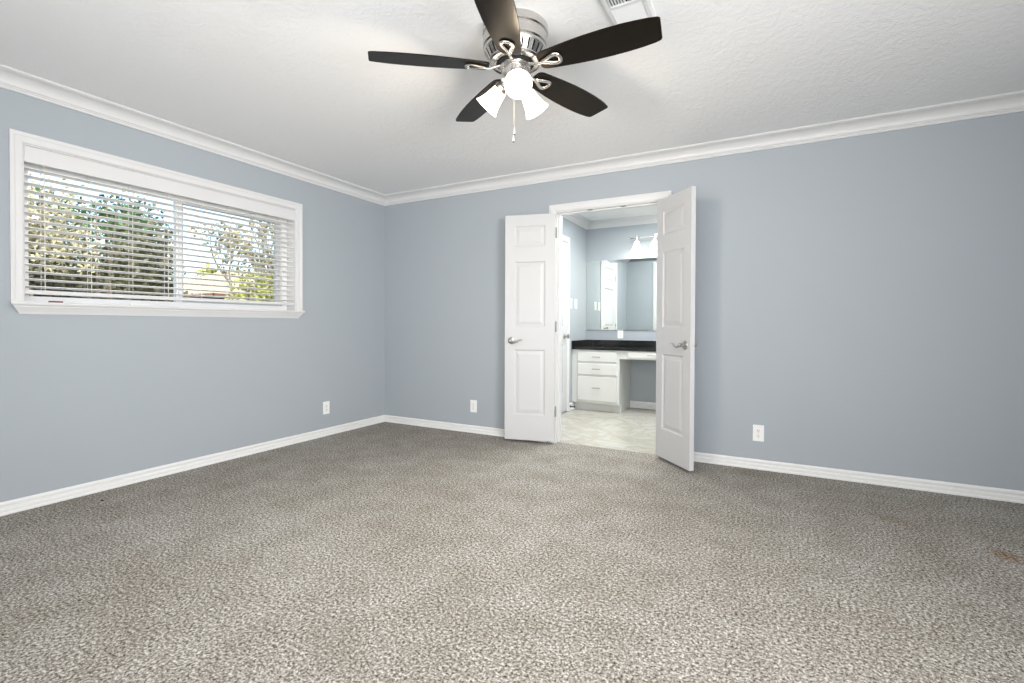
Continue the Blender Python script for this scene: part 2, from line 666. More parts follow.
def make_leaf(name, pivot, ang, mirror, label):
    """leaf hung on a pivot; local x runs from the hinge to the free edge, local +y is the bathroom-side face."""
    root = thing(name, (pivot[0], pivot[1], 0), label, 'door', kind='structure', rz=ang)
    s = -1 if mirror else 1
    b = panel_leaf(MB(), LW, LH, LT, PANELS, .086)
    for v in b.bm.verts:
        v.co = Vector((v.co.x + .004, s * v.co.y, v.co.z + .024))
    b.build('door_leaf', DOORW, root)
    for out in (1, -1):
        y = (LT if out == 1 else 0) * s
        lever(MB(), .004 + LW - .062, y, .918, out * s, -1).build('lever_handle', SATIN, root, smooth=True)
    lt = MB().box(.003 + LW, s * .009, .890, .0046 + LW, s * .026, .942, .0004)
    lt.box(.004 + LW, s * .011, .908, .010 + LW, s * .024, .926, .001)
    lt.build('latch_plate', DOORW, root)
    for z in (.286, 1.045, 1.880):
        hg = MB()
        for k in range(5):
            hg.lathe([(.0, 0), (.0062, 0), (.0062, .0168), (0, .0168)], 14, origin=(-.002, -s * .005, z - .0445 + k * .0178))
        hg.lathe([(0, 0), (.0045, 0), (.004, .004), (0, .006)], 12, origin=(-.002, -s * .005, z + .0445))
        hg.box(.0015, s * .001, z - .0445, .0042, s * .031, z + .0445, .0006)
        hg.build('hinge', HINGE, root, smooth=True)
    return root


# ------------------------------------------------------------------ window
mb = MB()
WP = [(0, 0), (.012, 0), (.014, .003), (.016, .010), (.016, .034), (.019, .040), (.020, .052), (.020, .0575), (0, .0575)]
y0, y1, zt = WY0 + .004, WY1 - .004, WZ1 - .003
path = lambda d: [(y0 - d, WZ0), (y0 - d, zt + d), (y1 + d, zt + d), (y1 + d, WZ0)]
for a in range(3):
    mb.loft([[(XL + t, path(d)[e][0], path(d)[e][1]) for t, d in WP] for e in (a, a + 1)], True, True)
win = tag(mb.build('window_1', WHITE), 'white trimmed wide slider window with lowered blind in left wall', 'window', kind='structure')
# white lining of the recess
mb = MB()
L0 = XL - .125
mb.box(L0, WY0, WZ0, XL, WY0 + .010, WZ1)
mb.box(L0, WY1 - .010, WZ0, XL, WY1, WZ1)
mb.box(L0, WY0 + .010, WZ1 - .010, XL, WY1 - .010, WZ1)
mb.build('window_jamb', WHITE, win)
# stool / sill: a cap moulding returned to the wall with mitred ends
SP = [(.0, 1.110), (.008, 1.110), (.014, 1.124), (.024, 1.140), (.031, 1.150), (.034, 1.158), (.041, 1.163), (.044, 1.169), (.044, 1.175), (.040, 1.180), (0, 1.180)]
rings = []
for yy, sg in ((1.098, -1), (2.922, 1)):
    rings.append([(XL + d, yy + sg * (d - .008) * 1.2, z) for d, z in SP])
mb = MB().loft(rings, True, True)
mb.box(L0, WY0, WZ0 - .02, XL, WY1, 1.180)
mb.build('window_sill', WHITE, win)
# vinyl frame
FX0, FX1 = XL - .160, XL - .112
ya, yb, za, zb = WY0 + .010, WY1 - .010, 1.180, WZ1 - .010
mb = MB()
fwid, HD = .050, .105
mb.box(FX0, ya, za, FX1, ya + fwid, zb)
mb.box(FX0, yb - fwid, za, FX1, yb, zb)
mb.box(FX0, ya + fwid, za, FX1, yb - fwid, za + .038)
mb.box(FX0, ya + fwid, zb - HD, FX1, yb - fwid, zb)
mb.build('window_frame', VINYL, win)
mb = MB().box(FX0 + .004, 1.980, za + .038, FX1 - .006, 2.022, zb - HD)
mb.box(FX1 - .006, 1.994, za + .06, FX1 + .002, 2.004, zb - .13)
mb.build('window_mullion', VINYL, win)
mb = MB()                     # sliding sash on the right
sx0, sx1 = FX0 + .006, FX1 - .018
mb.box(sx0, 2.022, za + .038, sx1, 2.036, zb - HD)
mb.box(sx0, yb - fwid - .050, za + .038, sx1, yb - fwid, zb - HD)
mb.box(sx0, 2.036, za + .038, sx1, yb - fwid - .050, za + .056)
mb.box(sx0, 2.036, zb - HD - .018, sx1, yb - fwid - .050, zb - HD)
mb.build('window_sash', ALU, win)
MB().box(FX0 + .018, ya + fwid, za + .038, FX0 + .022, 1.980, zb - HD).build('window_pane', GLASS, win)
MB().box(FX0 + .018, 2.036, za + .056, FX0 + .022, yb - fwid - .050, zb - HD - .018).build('window_pane', GLASS, win)

# ------------------------------------------------------------------ blind
BY0, BY1 = WY0 + .012, WY1 - .012
blind = thing('window_blind', (XL - .035, (BY0 + BY1) / 2, WZ1 - .012), 'white horizontal slat blind hanging lowered in the wide window', 'blind')
bx, by, bz = blind.location
SLW = .050


def local(o, x0, y0, z0, x1, y1, z1, bev=0, mb=None):
    return (mb or MB()).box(x0 - o.location.x, y0 - o.location.y, z0 - o.location.z, x1 - o.location.x, y1 - o.location.y, z1 - o.location.z, bev)


v = local(blind, XL - .014, WY0 + .0102, 1.974, XL + .001, WY1 - .0102, WZ1 - .012, .003)
v.build('valance', WHITE, blind)
local(blind, XL - .066, BY0, 2.02, XL - .014, BY1, WZ1 - .014, .002).build('head_rail', BLINDW, blind)
NSL = 18
sm = MB()
zlo, zhi = 1.268, 1.985
tilt = R(8)
for k in range(NSL):
    z = zlo + (zhi - zlo) * k / (NSL - 1) - bz
    for (ya_, yb_) in ((BY0, BY1),):
        pr = []
        for u in range(7):
            t = -1 + 2 * u / 6
            pr.append((t * SLW / 2, .0022 * (1 - t * t) + .0019))
        for u in range(6, -1, -1):
            t = -1 + 2 * u / 6
            pr.append((t * SLW / 2, .0022 * (1 - t * t) - .0019))
        rings = []
        for yy in (ya_ - by, yb_ - by):
            rings.append([(-.005 + px * math.cos(tilt) - pz * math.sin(tilt), yy, z + px * math.sin(tilt) + pz * math.cos(tilt)) for px, pz in pr])
        sm.loft(rings, True, True)
sm.build('slats', BLINDW, blind)
local(blind, XL - .066, BY0, 1.226, XL - .014, BY1, 1.250, .004).build('bottom_rail', WHITE, blind)
for yy in (1.216, 1.437, 1.660, 1.876, 2.103, 2.323, 2.524, 2.765):
    cm = MB()
    for dx in (-.031, .021):
        cm.tube([(dx, yy - by, 1.24 - bz), (dx, yy - by, 2.03 - bz)], .0013, 6)
    cm.tube([(-.005, yy + .011 - by, 1.24 - bz), (-.005, yy + .011 - by, 2.03 - bz)], .0011, 6)
    for k in range(NSL):
        z = zlo + (zhi - zlo) * k / (NSL - 1) - bz - .003
        cm.tube([(-.031, yy - by, z), (.021, yy - by, z + .002)], .0008, 5)
    cm.build('ladder_cord', CORD, blind)

rs = thing('pull_tab', (XL - .006, 1.262, 1.180), 'thin dull red strip lying on the window sill at its left end', 'strip')
MB().box(-.006, -.032, 0, .006, .032, .010, .002).build('red_strip', RED, rs)
wc = thing('plastic_clip', (XL - .004, 1.655, 1.180), 'tiny white clip standing on the window sill near the middle cords', 'clip')
MB().box(-.007, -.018, 0, .007, .018, .012, .003).build('clip_body', PLATE, wc)


# ------------------------------------------------------------------ outlets and switches
def outlet(loc, rz, label):
    """plate in local xz, facing -y."""
    o = thing('wall_outlet', loc, label, 'outlet', 'white duplex outlets on the walls', rz=rz)
    MB().box(-.037, -.006, -.060, .037, 0, .060, .003).build('cover_plate', PLATE, o)
    for s in (-1, 1):
        rc = MB()
        ring = lambda yy, k: [(k * (.0165 * math.cos(a) if abs(math.cos(a)) < .82 else math.copysign(.0165 * .82, math.cos(a))), yy, s * .0195 + k * .0145 * math.sin(a))
                              for a in [2 * math.pi * i / 24 for i in range(24)]]
        rc.loft([ring(-.005, 1), ring(-.0072, 1), ring(-.0078, .93)])
        r = rc.build('receptacle', PLATE, o)
        sl = MB()
        sl.box(-.0075, -.0084, s * .0195 - .001, -.0052, -.0077, s * .0195 + .0085)
        sl.box(.0052, -.0084, s * .0195 - .001, .0075, -.0077, s * .0195 + .0070)
        sl.lathe([(.0, 0), (.003, 0), (.003, .0006), (0, .0006)], 12, axis=(0, -1, 0), origin=(0, -.0078, s * .0195 - .0075))
        sl.build('slots', SLOT, r)
    MB().lathe([(0, 0), (.003, 0), (.0025, .0012), (0, .0014)], 12, axis=(0, -1, 0), origin=(0, -.006, 0)).build('screw', HINGE, o)
    return o


outlet((XL, 3.233, .265), R(90), 'white outlet low on the left wall, right of the wide window')
outlet((-2.580, YB, .260), 0, 'white outlet low on back wall between corner and left door')
outlet((-.085, YB, .266), 0, 'white outlet low on back wall right of the open right door')
outlet((-1.748, BYB, .948), 0, 'white outlet on bathroom wall below the mirror, above black backsplash')


def switch(loc, rz, label):
    o = thing('light_switch', loc, label, 'switch', 'white rocker switches on the bathroom wall', rz=rz)
    MB().box(-.036, -.006, -.060, .036, 0, .060, .003).build('cover_plate', PLATE, o)
    b = MB().loft([[(-.0165, -.006, -.033), (.0165, -.006, -.033), (.0165, -.006, .033), (-.0165, -.006, .033)],
                   [(-.0155, -.010, -.032), (.0155, -.010, -.032), (.0155, -.0075, .032), (-.0155, -.0075, .032)]])
    b.build('rocker', PLATE, o)
    return o


switch((BXL, 5.690, 1.333), R(90), 'white switch on bathroom left wall, nearer the door casing')
switch((BXL, 5.865, 1.333), R(90), 'white switch on bathroom left wall, nearer the mirror')

# ------------------------------------------------------------------ ceiling register
reg = thing('ceiling_vent', (-.565, 2.002, H), 'white slotted air register in the ceiling beside the fan', 'vent')
hw, hl = .0965, .245
fm = MB()
ih, il = .068, .213
prof = [(0, 0), (.0, -.006), (.012, -.011), (.0285, -.011), (.0285, 0)]
pth = lambda d: [(-hw + d, -hl + d), (hw - d, -hl + d), (hw - d, hl - d), (-hw + d, hl - d)]
fm.loft([[(pth(d)[e][0], pth(d)[e][1], z) for d, z in prof] for e in (0, 1, 2, 3, 0)], True, False)
for yd in (.072, -.072):
    fm.box(-ih, yd - .008, -.011, ih, yd + .008, -.002)
fm.build('face_plate', WHITE, reg)
for sgn in (1, -1):
    lm = MB()
    for k in range(11):
        y = sgn * (.0865 + k * .0118)
        a = R(-36) * sgn
        c, s = math.cos(a), math.sin(a)
        q = [(-.0060, -.0006), (.0060, -.0006), (.0060, .0006), (-.0060, .0006)]
        lm.loft([[(xx, y + u * c - v_ * s, -.0062 + u * s + v_ * c) for u, v_ in q] for xx in (-ih, ih)])
    lm.build('end_louvers', WHITE, reg)
lm = MB()
for k in range(11):
    x = -ih + .0062 + k * (2 * ih - .0124) / 10
    a = R(62 if k < 6 else 118)
    c, s = math.cos(a), math.sin(a)
    q = [(-.005, -.0006), (.005, -.0006), (.005, .0006), (-.005, .0006)]
    lm.loft([[(x + u * c - v_ * s, yy, -.0055 + u * s + v_ * c) for u, v_ in q] for yy in (-.064, .064)])
lm.build('middle_louvers', WHITE, reg)
MB().box(-ih - .004, -il - .008, -.0006, ih + .004, il + .008, .0).build('duct_opening', DARK, reg)

# ------------------------------------------------------------------ ceiling fan
FX, FY = -1.070, 2.017
fan = thing('ceiling_fan', (FX, FY, H), 'five-blade dark wood and brushed nickel ceiling fan with three lit shades', 'ceiling fan')
Z = lambda z: z - H
hp = [(0, 2.44), (.150, 2.44), (.152, 2.436), (.152, 2.405), (.149, 2.402), (.146, 2.399), (.146, 2.394), (.149, 2.391), (.149, 2.350), (.146, 2.347),
      (.143, 2.344), (.143, 2.340), (.146, 2.337), (.145, 2.330), (.141, 2.325)]
mh = MB()
mh.lathe([(r, Z(z)) for r, z in hp], 64, cap=False)
# vented band: 30 ribs between an upper and a lower ring, dark inside
NB = 30
rt_, zt_, rb_, zb_ = .141, 2.325, .121, 2.288
for k in range(NB):
    a0, a1 = 2 * math.pi * (k + .15) / NB, 2 * math.pi * (k + .85) / NB
    f = lambda r, z, a: (r * math.cos(a), r * math.sin(a), Z(z))
    q0 = [f(rt_ + .001, zt_ + .001, a0), f(rt_ + .001, zt_ + .001, a1), f(rt_ - .006, zt_ + .001, a1), f(rt_ - .006, zt_ + .001, a0)]
    q1 = [f(rb_ + .001, zb_, a0), f(rb_ + .001, zb_, a1), f(rb_ - .006, zb_, a1), f(rb_ - .006, zb_, a0)]
    mh.loft([q0, q1])
mh.lathe([(r, Z(z)) for r, z in ((.1215, 2.290), (.122, 2.284), (.116, 2.276), (.100, 2.272), (.088, 2.274), (.088, 2.280), (.1, 2.288))], 64, cap=False)
mh.build('motor_housing', NICKEL, fan, smooth=True)
MB().lathe([(r, Z(z)) for r, z in ((0, 2.335), (.132, 2.332), (.113, 2.290), (.084, 2.284), (.082, 2.268), (0, 2.268))], 48).build('motor_core', DARK, fan, smooth=True)
MB().lathe([(r, Z(z)) for r, z in ((0, 2.270), (.070, 2.270), (.073, 2.266), (.073, 2.258), (.070, 2.254), (.066, 2.252), (.063, 2.248), (.0635, 2.205), (.067, 2.202),
                                   (.067, 2.196), (.058, 2.186), (.040, 2.176), (.028, 2.172), (.022, 2.160), (.012, 2.153), (0, 2.152))], 48).build('switch_housing', NICKEL, fan, smooth=True)

BZ = 2.258
PH0 = -143.58
bp = MB()
# blade outline in local coordinates, x = radius, y = chord (+y is the counter-clockwise edge)
up_, lo_ = [], []
prof = [(.122, .028), (.125, .039), (.132, .047), (.146, .053), (.20, .060), (.28, .069), (.36, .0755), (.44, .078), (.52, .077), (.58, .073), (.628, .067), (.645, .063)]
for x, y in prof:
    up_.append((x, y))
    lo_.append((x, -y))
tip = [(.654, .059), (.659, .051), (.669, -.044), (.6685, -.053), (.661, -.060)]
outl = up_ + tip + list(reversed(lo_))
blade_bm = MB()
blade_bm.loft([[(x, y, -.003) for x, y in outl], [(x, y, .003) for x, y in outl]])
blade = blade_bm.build('fan_blade', WOOD, fan)
bi = MB()
loop = []
for k in range(28):
    t = 2 * math.pi * k / 28
    # teardrop: pointed towards the hub, broad and rounded outward
    r_ = .5 - .5 * math.cos(t)
    loop.append((.140 + .086 * r_, .036 * math.sin(t) * (.22 + .95 * r_ ** 1.5), -.0085))
bi.tube(loop, .0092, 10, closed=True, flat=.5)
bi.tube([(.060, 0, .006), (.075, 0, .004), (.095, 0, -.004), (.115, 0, -.010), (.135, 0, -.0105), (.147, 0, -.009)], [.011, .010, .0085, .008, .0075, .0065], 12, flat=.62)
for x, y in ((.150, 0), (.219, .018), (.219, -.018)):
    bi.lathe([(0, 0), (.0045, 0), (.0035, .003), (0, .0035)], 12, axis=(0, 0, -1), origin=(x, y, -.0125))
bracket = bi.build('blade_bracket', NICKEL, blade, smooth=True)
for k in range(5):
    if k == 0:
        b = blade
    else:
        b = blade.copy()
        COL.objects.link(b)
        b.parent = fan
        c = bracket.copy()
        COL.objects.link(c)
        c.parent = b
    az = R(PH0 + 72 * k)
    b.location = (0, 0, Z(BZ))
    b.rotation_euler = (Matrix.Rotation(az, 3, 'Z') @ Matrix.Rotation(R(-11.5), 3, 'X')).to_euler()

L_AZ = (-57.0, 74.0, 180.0)
for az in L_AZ:
    a = R(az)
    rad = Vector((math.cos(a), math.sin(a), 0))
    dn = (rad * .76 + Vector((0, 0, -.65))).normalized()
    neck = rad * .058 + Vector((0, 0, Z(2.190)))
    am = MB()
    am.tube([rad * .030 + Vector((0, 0, Z(2.185))), rad * .045 + Vector((0, 0, Z(2.194))), neck - dn * .004, neck + dn * .006], [.011, .011, .012, .015], 12)
    am.lathe([(0, 0), (.020, 0), (.0335, .010), (.0345, .020), (.0345, .028), (.0, .028)], 28, axis=dn, origin=neck)
    arm = am.build('lamp_arm', NICKEL, fan, smooth=True)
    s0 = neck + dn * .022
    outer = [(.031, 0), (.033, .008), (.036, .022), (.040, .045), (.0455, .070), (.053, .092), (.0615, .108)]
    inner = [(r - .003, h) for r, h in reversed(outer)]
    sh = MB().lathe(outer + inner + [(.010, .002)], 36, axis=dn, origin=s0, cap=False)
    shade = sh.build('lamp_shade', SHADE, fan, smooth=True)
    MB().lathe([(0, .006), (.012, .008), (.013, .022), (.022, .040), (.026, .056), (.022, .072), (.010, .080), (0, .081)], 24, axis=dn, origin=s0).build('light_bulb', BULB, shade, smooth=True)
    ld = bpy.data.lights.new('fan_lamp_light', 'AREA')
    ld.shape = 'DISK'
    ld.size = .108
    ld.energy = 6.5
    ld.color = (1, .85, .66)
    lo = bpy.data.objects.new('fan_lamp_light', ld)
    COL.objects.link(lo)
    lo.parent = fan
    lo.location = s0 + dn * .106
    lo.rotation_euler = dn.to_track_quat('-Z', 'Y').to_euler()
for dx, dy, zb_ in ((-.014, .012, 1.952), (-.012, .018, 1.988)):
    ch = MB().tube([(dx, dy, Z(2.16)), (dx, dy, Z(zb_))], .0009, 6)
    pc = ch.build('pull_chain', SATIN, fan)
    MB().lathe([(0, 0), (.002, .0), (.0026, -.006), (.004, -.020), (.0038, -.028), (.0, -.030)], 14, origin=(dx, dy, Z(zb_))).build('chain_fob', PLATE, pc, smooth=True)
    MB().lathe([(0, -.029), (.0038, -.029), (.0038, -.033), (0, -.034)], 14, origin=(dx, dy, Z(zb_))).build('fob_tip', DARK, pc, smooth=True)

# ------------------------------------------------------------------ doors
make_leaf('door_1', (-1.703, YB - .022), R(-166.0), False, 'white three-panel double-door leaf folded back against wall, left of opening')
make_leaf('door_2', (-.795, YB - .026), R(180 + 132.3), True, 'white three-panel double-door leaf swung into the room, right of opening')

# bathroom side door in the left wall, closed, with its casing
dy0, dy1, dzt = 4.875, 5.560, 2.065
d3 = thing('door_3', (BXL, dy0, 0), 'white narrow closed door in bathroom left wall with nickel knob', 'door', kind='structure')
mb = MB()
for a in range(3):
    pth3 = lambda d: [(-.004 - d, 0), (-.004 - d, dzt + .004 + d), (dy1 - dy0 + .004 + d, dzt + .004 + d), (dy1 - dy0 + .004 + d, 0)]
    mb.loft([[(t, pth3(d)[e][0], pth3(d)[e][1]) for t, d in CASP] for e in (a, a + 1)], True, True)
mb.build('door_casing', WHITE, d3)
b = panel_leaf(MB(), dy1 - dy0, 2.04, .030, PANELS, .11)
for v in b.bm.verts:
    v.co = Vector((.008 - v.co.y, v.co.x, v.co.z + .018))
b.build('door_leaf', DOORW, d3)
MB().lathe([(0, 0), (.030, 0), (.030, .006), (.012, .010), (.011, .030), (.022, .036), (.027, .048), (.024, .060), (0, .064)], 28, axis=(1, 0, 0),
           origin=(.008, dy1 - dy0 - .095, .925)).build('door_knob', SATIN, d3, smooth=True)
for z in (.26, 1.04, 1.80):
    MB().lathe([(0, 0), (.007, 0), (.007, .09), (0, .09)], 14, origin=(.012, .002, z - .045)).build('hinge', HINGE, d3, smooth=True)

ds = thing('door_stop', (BXL + .022, 5.655, .05), 'small dark rubber-tipped doorstop on bathroom baseboard by the left wall', 'doorstop')
MB().lathe([(0, -.006), (.012, -.006), (.012, .002), (.006, .004), (.006, .040), (.010, .042), (.010, .055), (0, .057)], 18, axis=(1, 0, 0)).build('stop_body', BLACK, ds, smooth=True)

# ------------------------------------------------------------------ vanity
VY = 5.745                    # face plane of the cabinets
CTZ = .788


def pull(mb, x, y, z, w=.10):
    mb.tube([(x - w / 2, y - .026, z), (x + w / 2, y - .026, z)], .005, 12)
    for s in (-1, 1):
        mb.tube([(x + s * w * .36, y, z), (x + s * w * .36, y - .026, z)], .004, 10)
    return mb


def drawer_front(x0, x1, z0, z1, yf):
    mb = MB()
    rings = []
    for ins, dep in ((0, 0), (0, .013), (.006, .018), (.012, .018)):
        rings.append([(x0 + ins, yf - dep, z0 + ins), (x1 - ins, yf - dep, z0 + ins), (x1 - ins, yf - dep, z1 - ins), (x0 + ins, yf - dep, z1 - ins)])
    return mb.loft(rings)


def drawer_unit(x0, x1, label):
    o = thing('vanity_cabinet', ((x0 + x1) / 2, VY, 0), label, 'cabinet', 'white vanity drawer cabinets')
    ox, oy = o.location.x, o.location.y
    mb = MB()
    mb.box(x0 - ox, 0, .098, x1 - ox, BYB - oy, CTZ - .030)
    mb.build('cabinet_body', CABINET, o)
    tk = MB().box(x0 - ox + .0, .085, -.004, x1 - ox, BYB - oy, .098)
    tk.build('toe_kick', CABINET, o)
    a, b_ = x0 - ox + .075, x1 - ox - .030
    for z0, z1, zp in ((.612, .738, .672), (.450, .590, .524), (.130, .428, .292)):
        d = drawer_front(a, b_, z0, z1, 0).build('drawer', CABINET, o)
        pull(MB(), (a + b_) / 2, -.018, zp).build('drawer_pull', SATIN, d, smooth=True)
    return o


drawer_unit(BXL + .003, -1.615, 'white drawer cabinet with three drawers standing left of the vanity kneehole')
drawer_unit(-.840, BXR - .003, 'white drawer cabinet with three drawers standing right of the vanity kneehole')
kd = thing('kneehole_apron', (-1.2275, VY, .655), 'white shallow drawer box spanning the kneehole under the black counter', 'drawer')
MB().box(-.3855, 0, 0, .3855, .42, .103).build('drawer_rail', CABINET, kd)
d = drawer_front(-.285, .285, .014, .094, 0).build('drawer_front', CABINET, kd)
pull(MB(), 0, -.018, .058).build('drawer_pull', SATIN, d, smooth=True)
bb = [(d_, z * 1.22) for d_, z in BASE]
ct = thing('vanity_countertop', ((BXL + BXR) / 2, BYB, CTZ - .030), 'black speckled granite countertop with backsplash on the white vanity', 'countertop')
cx = ct.location.x
MB().box(BXL - cx + .002, VY - .028 - BYB, 0, BXR - cx - .002, -.002, .030, .004).build('counter_slab', GRANITE, ct)
sp = MB().box(BXL - cx + .002, -.022, .030, BXR - cx - .002, -.002, .108, .002)
sp.box(BXL - cx + .002, VY - .026 - BYB, .030, BXL - cx + .022, -.022, .108, .002)
sp.build('backsplash', GRANITE, ct)

mi = thing('wall_mirror', (BXL, BYB, 1.003), 'wide frameless mirror with slanted glass rim on bathroom wall above black countertop', 'mirror')
MX1, MZ1 = BXR - BXL - .01, .915
bm_ = MB()
bw = .040
q = lambda i, y: [(.004 + i, y, i), (MX1 - i, y, i), (MX1 - i, y, MZ1 - i), (.004 + i, y, MZ1 - i)]
bm_.loft([q(0, -.001), q(0, -.004), q(bw, -.0062)], True, False)
bm_.face(q(bw, -.0062))
bm_.face(q(0, -.001))
bm_.build('mirror_glass', MIRROR, mi)
MB().box(.004, -.010, -.008, MX1, 0, .004, .001).build('bottom_channel', CHROME, mi)

# vanity light: bar on two posts with four bell shades
vl = thing('vanity_light', (-1.19, BYB, 2.165), 'nickel bar vanity light with lit bell glass shades above the mirror', 'wall lamp')
MB().box(-.13, -.022, -.055, .13, 0, .055, .008).build('back_plate', NICKEL, vl)
bar = MB().tube([(-.42, -.095, .0), (.42, -.095, .0)], .008, 12)
for s in (-1, 1):
    bar.tube([(s * .07, -.02, 0), (s * .07, -.095, 0)], .007, 10)
    bar.lathe([(0, 0), (.012, 0), (.013, .008), (.006, .016), (0, .018)], 14, axis=(s, 0, 0), origin=(s * .418, -.095, 0))
bar.build('lamp_bar', NICKEL, vl, smooth=True)
for k in range(4):
    x = -.33 + .22 * k
    cp = MB().lathe([(0, .040), (.006, .038), (.010, .028), (.008, .012), (.012, .0), (.012, -.018), (.026, -.030), (.027, -.045), (0, -.046)], 24, origin=(x, -.095, 0))
    cp.build('lamp_cap', NICKEL, vl, smooth=True)
    out = [(.024, -.042), (.030, -.052), (.040, -.080), (.050, -.110), (.062, -.140), (.072, -.158)]
    s = MB().lathe(out + [(r - .003, h) for r, h in reversed(out)], 32, origin=(x, -.095, 0), cap=False).build('lamp_shade', VSHADE, vl, smooth=True)
    MB().lathe([(0, -.047), (.012, -.048), (.014, -.066), (.026, -.094), (.026, -.108), (.012, -.124), (0, -.126)], 20, origin=(x, -.095, 0)).build('light_bulb', BULB, s, smooth=True)
    ld = bpy.data.lights.new('vanity_lamp_light', 'POINT')
    ld.energy = 1.6
    ld.color = (1, .93, .76)
    ld.shadow_soft_size = .03
    lo = bpy.data.objects.new('vanity_lamp_light', ld)
    COL.objects.link(lo)
    lo.parent = vl
    lo.location = (x, -.095, -.165)

# small dark crumb on the carpet
lint = thing('carpet_crumb', (-3.512, 1.389, 0), 'tiny dark crumb lying on the carpet near left baseboard', 'crumb')
random.seed(5)
cb = MB().lathe([(0, 0), (.006, .001), (.008, .004), (.005, .007), (0, .008)], 9)
for v in cb.bm.verts:
    v.co *= random.uniform(.8, 1.25)
cb.build('crumb_body', BLACK, lint)

# ------------------------------------------------------------------ outside
GRASS = mat('dry_lawn', srgb(120, 118, 84), .9, var=(3, .25))
BARK = mat('grey_brown_bark', srgb(122, 112, 98), .9, var=(14, .25), bump=(40, .5, .01))
PALEBARK = mat('pale_grey_bark', srgb(150, 152, 148), .9, var=(14, .25), bump=(40, .5, .01))


def leafmat(name, c, var=.35):
    m = mat(name, c, .55, var=(2.3, var))
    return m


LF_DARK = leafmat('dark_hedge_leaf', srgb(98, 96, 68), .4)
LF_GREEN = leafmat('deep_green_leaf', srgb(66, 96, 48))
LF_CREAM = leafmat('cream_yellow_leaf', srgb(206, 197, 160), .2)
LF_OLIVE = leafmat('olive_brown_leaf', srgb(146, 136, 92), .3)
LF_LIME = leafmat('yellow_green_leaf', srgb(160, 164, 84), .3)
ROOF = mat('tan_shingle_roof', srgb(178, 158, 130), .9, var=(6, .14), bump=(30, .4, .02))
FASCIA = mat('red_brown_fascia', srgb(104, 72, 62), .7, var=(5, .1))
STUCCO = mat('beige_house_wall', srgb(186, 170, 150), .9, var=(5, .06))

struct(MB().box(-60, -30, -.5, XL - .2, 60, -.3), 'ground_outside', GRASS)


def leaf(mb, p, size, rng, asp=.42):
    d = Vector((rng.gauss(0, 1), rng.gauss(0, 1), rng.gauss(0, .8) - .3)).normalized()
    s = d.cross(Vector((rng.gauss(0, 1), rng.gauss(0, 1), rng.gauss(0, 1)))).normalized()
    p = Vector(p)
    w_ = s * size * asp
    nrm = d.cross(s) * size * .15
    a, b_, c, e = p, p + d * size * .5 + w_ + nrm, p + d * size, p + d * size * .5 - w_ + nrm
    v1 = [mb.bm.verts.new(x) for x in (a, b_, c, e)]
    mb.bm.faces.new(v1)


def foliage(name, material, clumps, n, size, seed, parent, asp=.42):
    """clumps: (x, y, z, rx, ry, rz, weight) relative to the parent."""
    rng = random.Random(seed)
    mb = MB()
    tot = sum(c[6] for c in clumps)
    for x, y, z, rx, ry, rz, wt in clumps:
        for _ in range(int(n * wt / tot)):
            v = Vector((rng.gauss(0, 1), rng.gauss(0, 1), rng.gauss(0, 1))).normalized() * (rng.random() ** .45)
            leaf(mb, (x + v.x * rx, y + v.y * ry, z + v.z * rz), size * rng.uniform(.6, 1.3), rng, asp)
    me = bpy.data.meshes.new(name)
    mb.bm.to_mesh(me)
    mb.bm.free()
    me.materials.append(material)
    o = bpy.data.objects.new(name, me)
    COL.objects.link(o)
    o.parent = parent
    return o


def branch_net(mb, p, d, length, rad, depth, rng, ends, spread=.55):
    p = Vector(p)
    pts, rr = [p.copy()], [rad]
    d = Vector(d).normalized()
    for k in range(4):
        d = (d + Vector((rng.gauss(0, .12), rng.gauss(0, .12), rng.gauss(0, .08) + .03))).normalized()
        p = p + d * length / 4
        pts.append(p.copy())
        rr.append(rad * (1 - .4 * (k + 1) / 4))
    mb.tube(pts, rr, 7)
    if depth == 0:
        ends.append(p)
        return
    for _ in range(rng.choice((2, 3, 3))):
        nd = (d + Vector((rng.gauss(0, spread), rng.gauss(0, spread), rng.gauss(0, spread * .6) + .1))).normalized()
        branch_net(mb, pts[rng.choice((2, 3, 4))], nd, length * rng.uniform(.6, .82), rad * .55, depth - 1, rng, ends, spread)


# dense hedge right across the left pane
hd = thing('hedge_shrub', (-6.9, 2.5, -.3), 'dense dark olive hedge outside behind the left window pane', 'shrub')
rng = random.Random(3)
st = MB()
for k in range(9):
    y = -1.9 + k * .33
    st.tube([(rng.uniform(-.2, .2), y, 0), (rng.uniform(-.2, .2), y + rng.uniform(-.1, .1), .9), (rng.uniform(-.25, .25), y + rng.uniform(-.2, .2), 1.9)], [.03, .022, .01], 7)
st.build('stems', BARK, hd)
cl = []
for k in range(16):
    cl.append((rng.uniform(-.25, .35), -2.0 + k * .185, rng.uniform(1.2, 2.2), .55, .34, .62, 1))
for k in range(16):
    cl.append((rng.uniform(-.2, .35), -2.0 + k * .185, rng.uniform(1.3, 1.7), .55, .34, .5, 1))
foliage('leaves', LF_DARK, cl, 46000, .058, 11, hd)

# cream-leaved cane clump in front, at the far left
cr = thing('cane_shrub', (-5.6, 1.78, -.3), 'cream yellow leafy cane shrub outside at far left of window', 'shrub')
rng = random.Random(8)
st = MB()
for k in range(10):
    y = rng.uniform(-.6, .5)
    st.tube([(rng.uniform(-.2, .2), y, 0), (rng.uniform(-.3, .3), y + rng.uniform(-.1, .1), 1.3), (rng.uniform(-.35, .35), y + rng.uniform(-.25, .25), 2.55)], [.016, .013, .006], 6)
st.build('stems', BARK, cr)
foliage('leaves', LF_CREAM, [(rng.uniform(-.2, .2), rng.uniform(-.45, .28), rng.uniform(1.95, 2.5), .26, .2, .30, 1) for _ in range(14)], 3400, .05, 12, cr, .26)


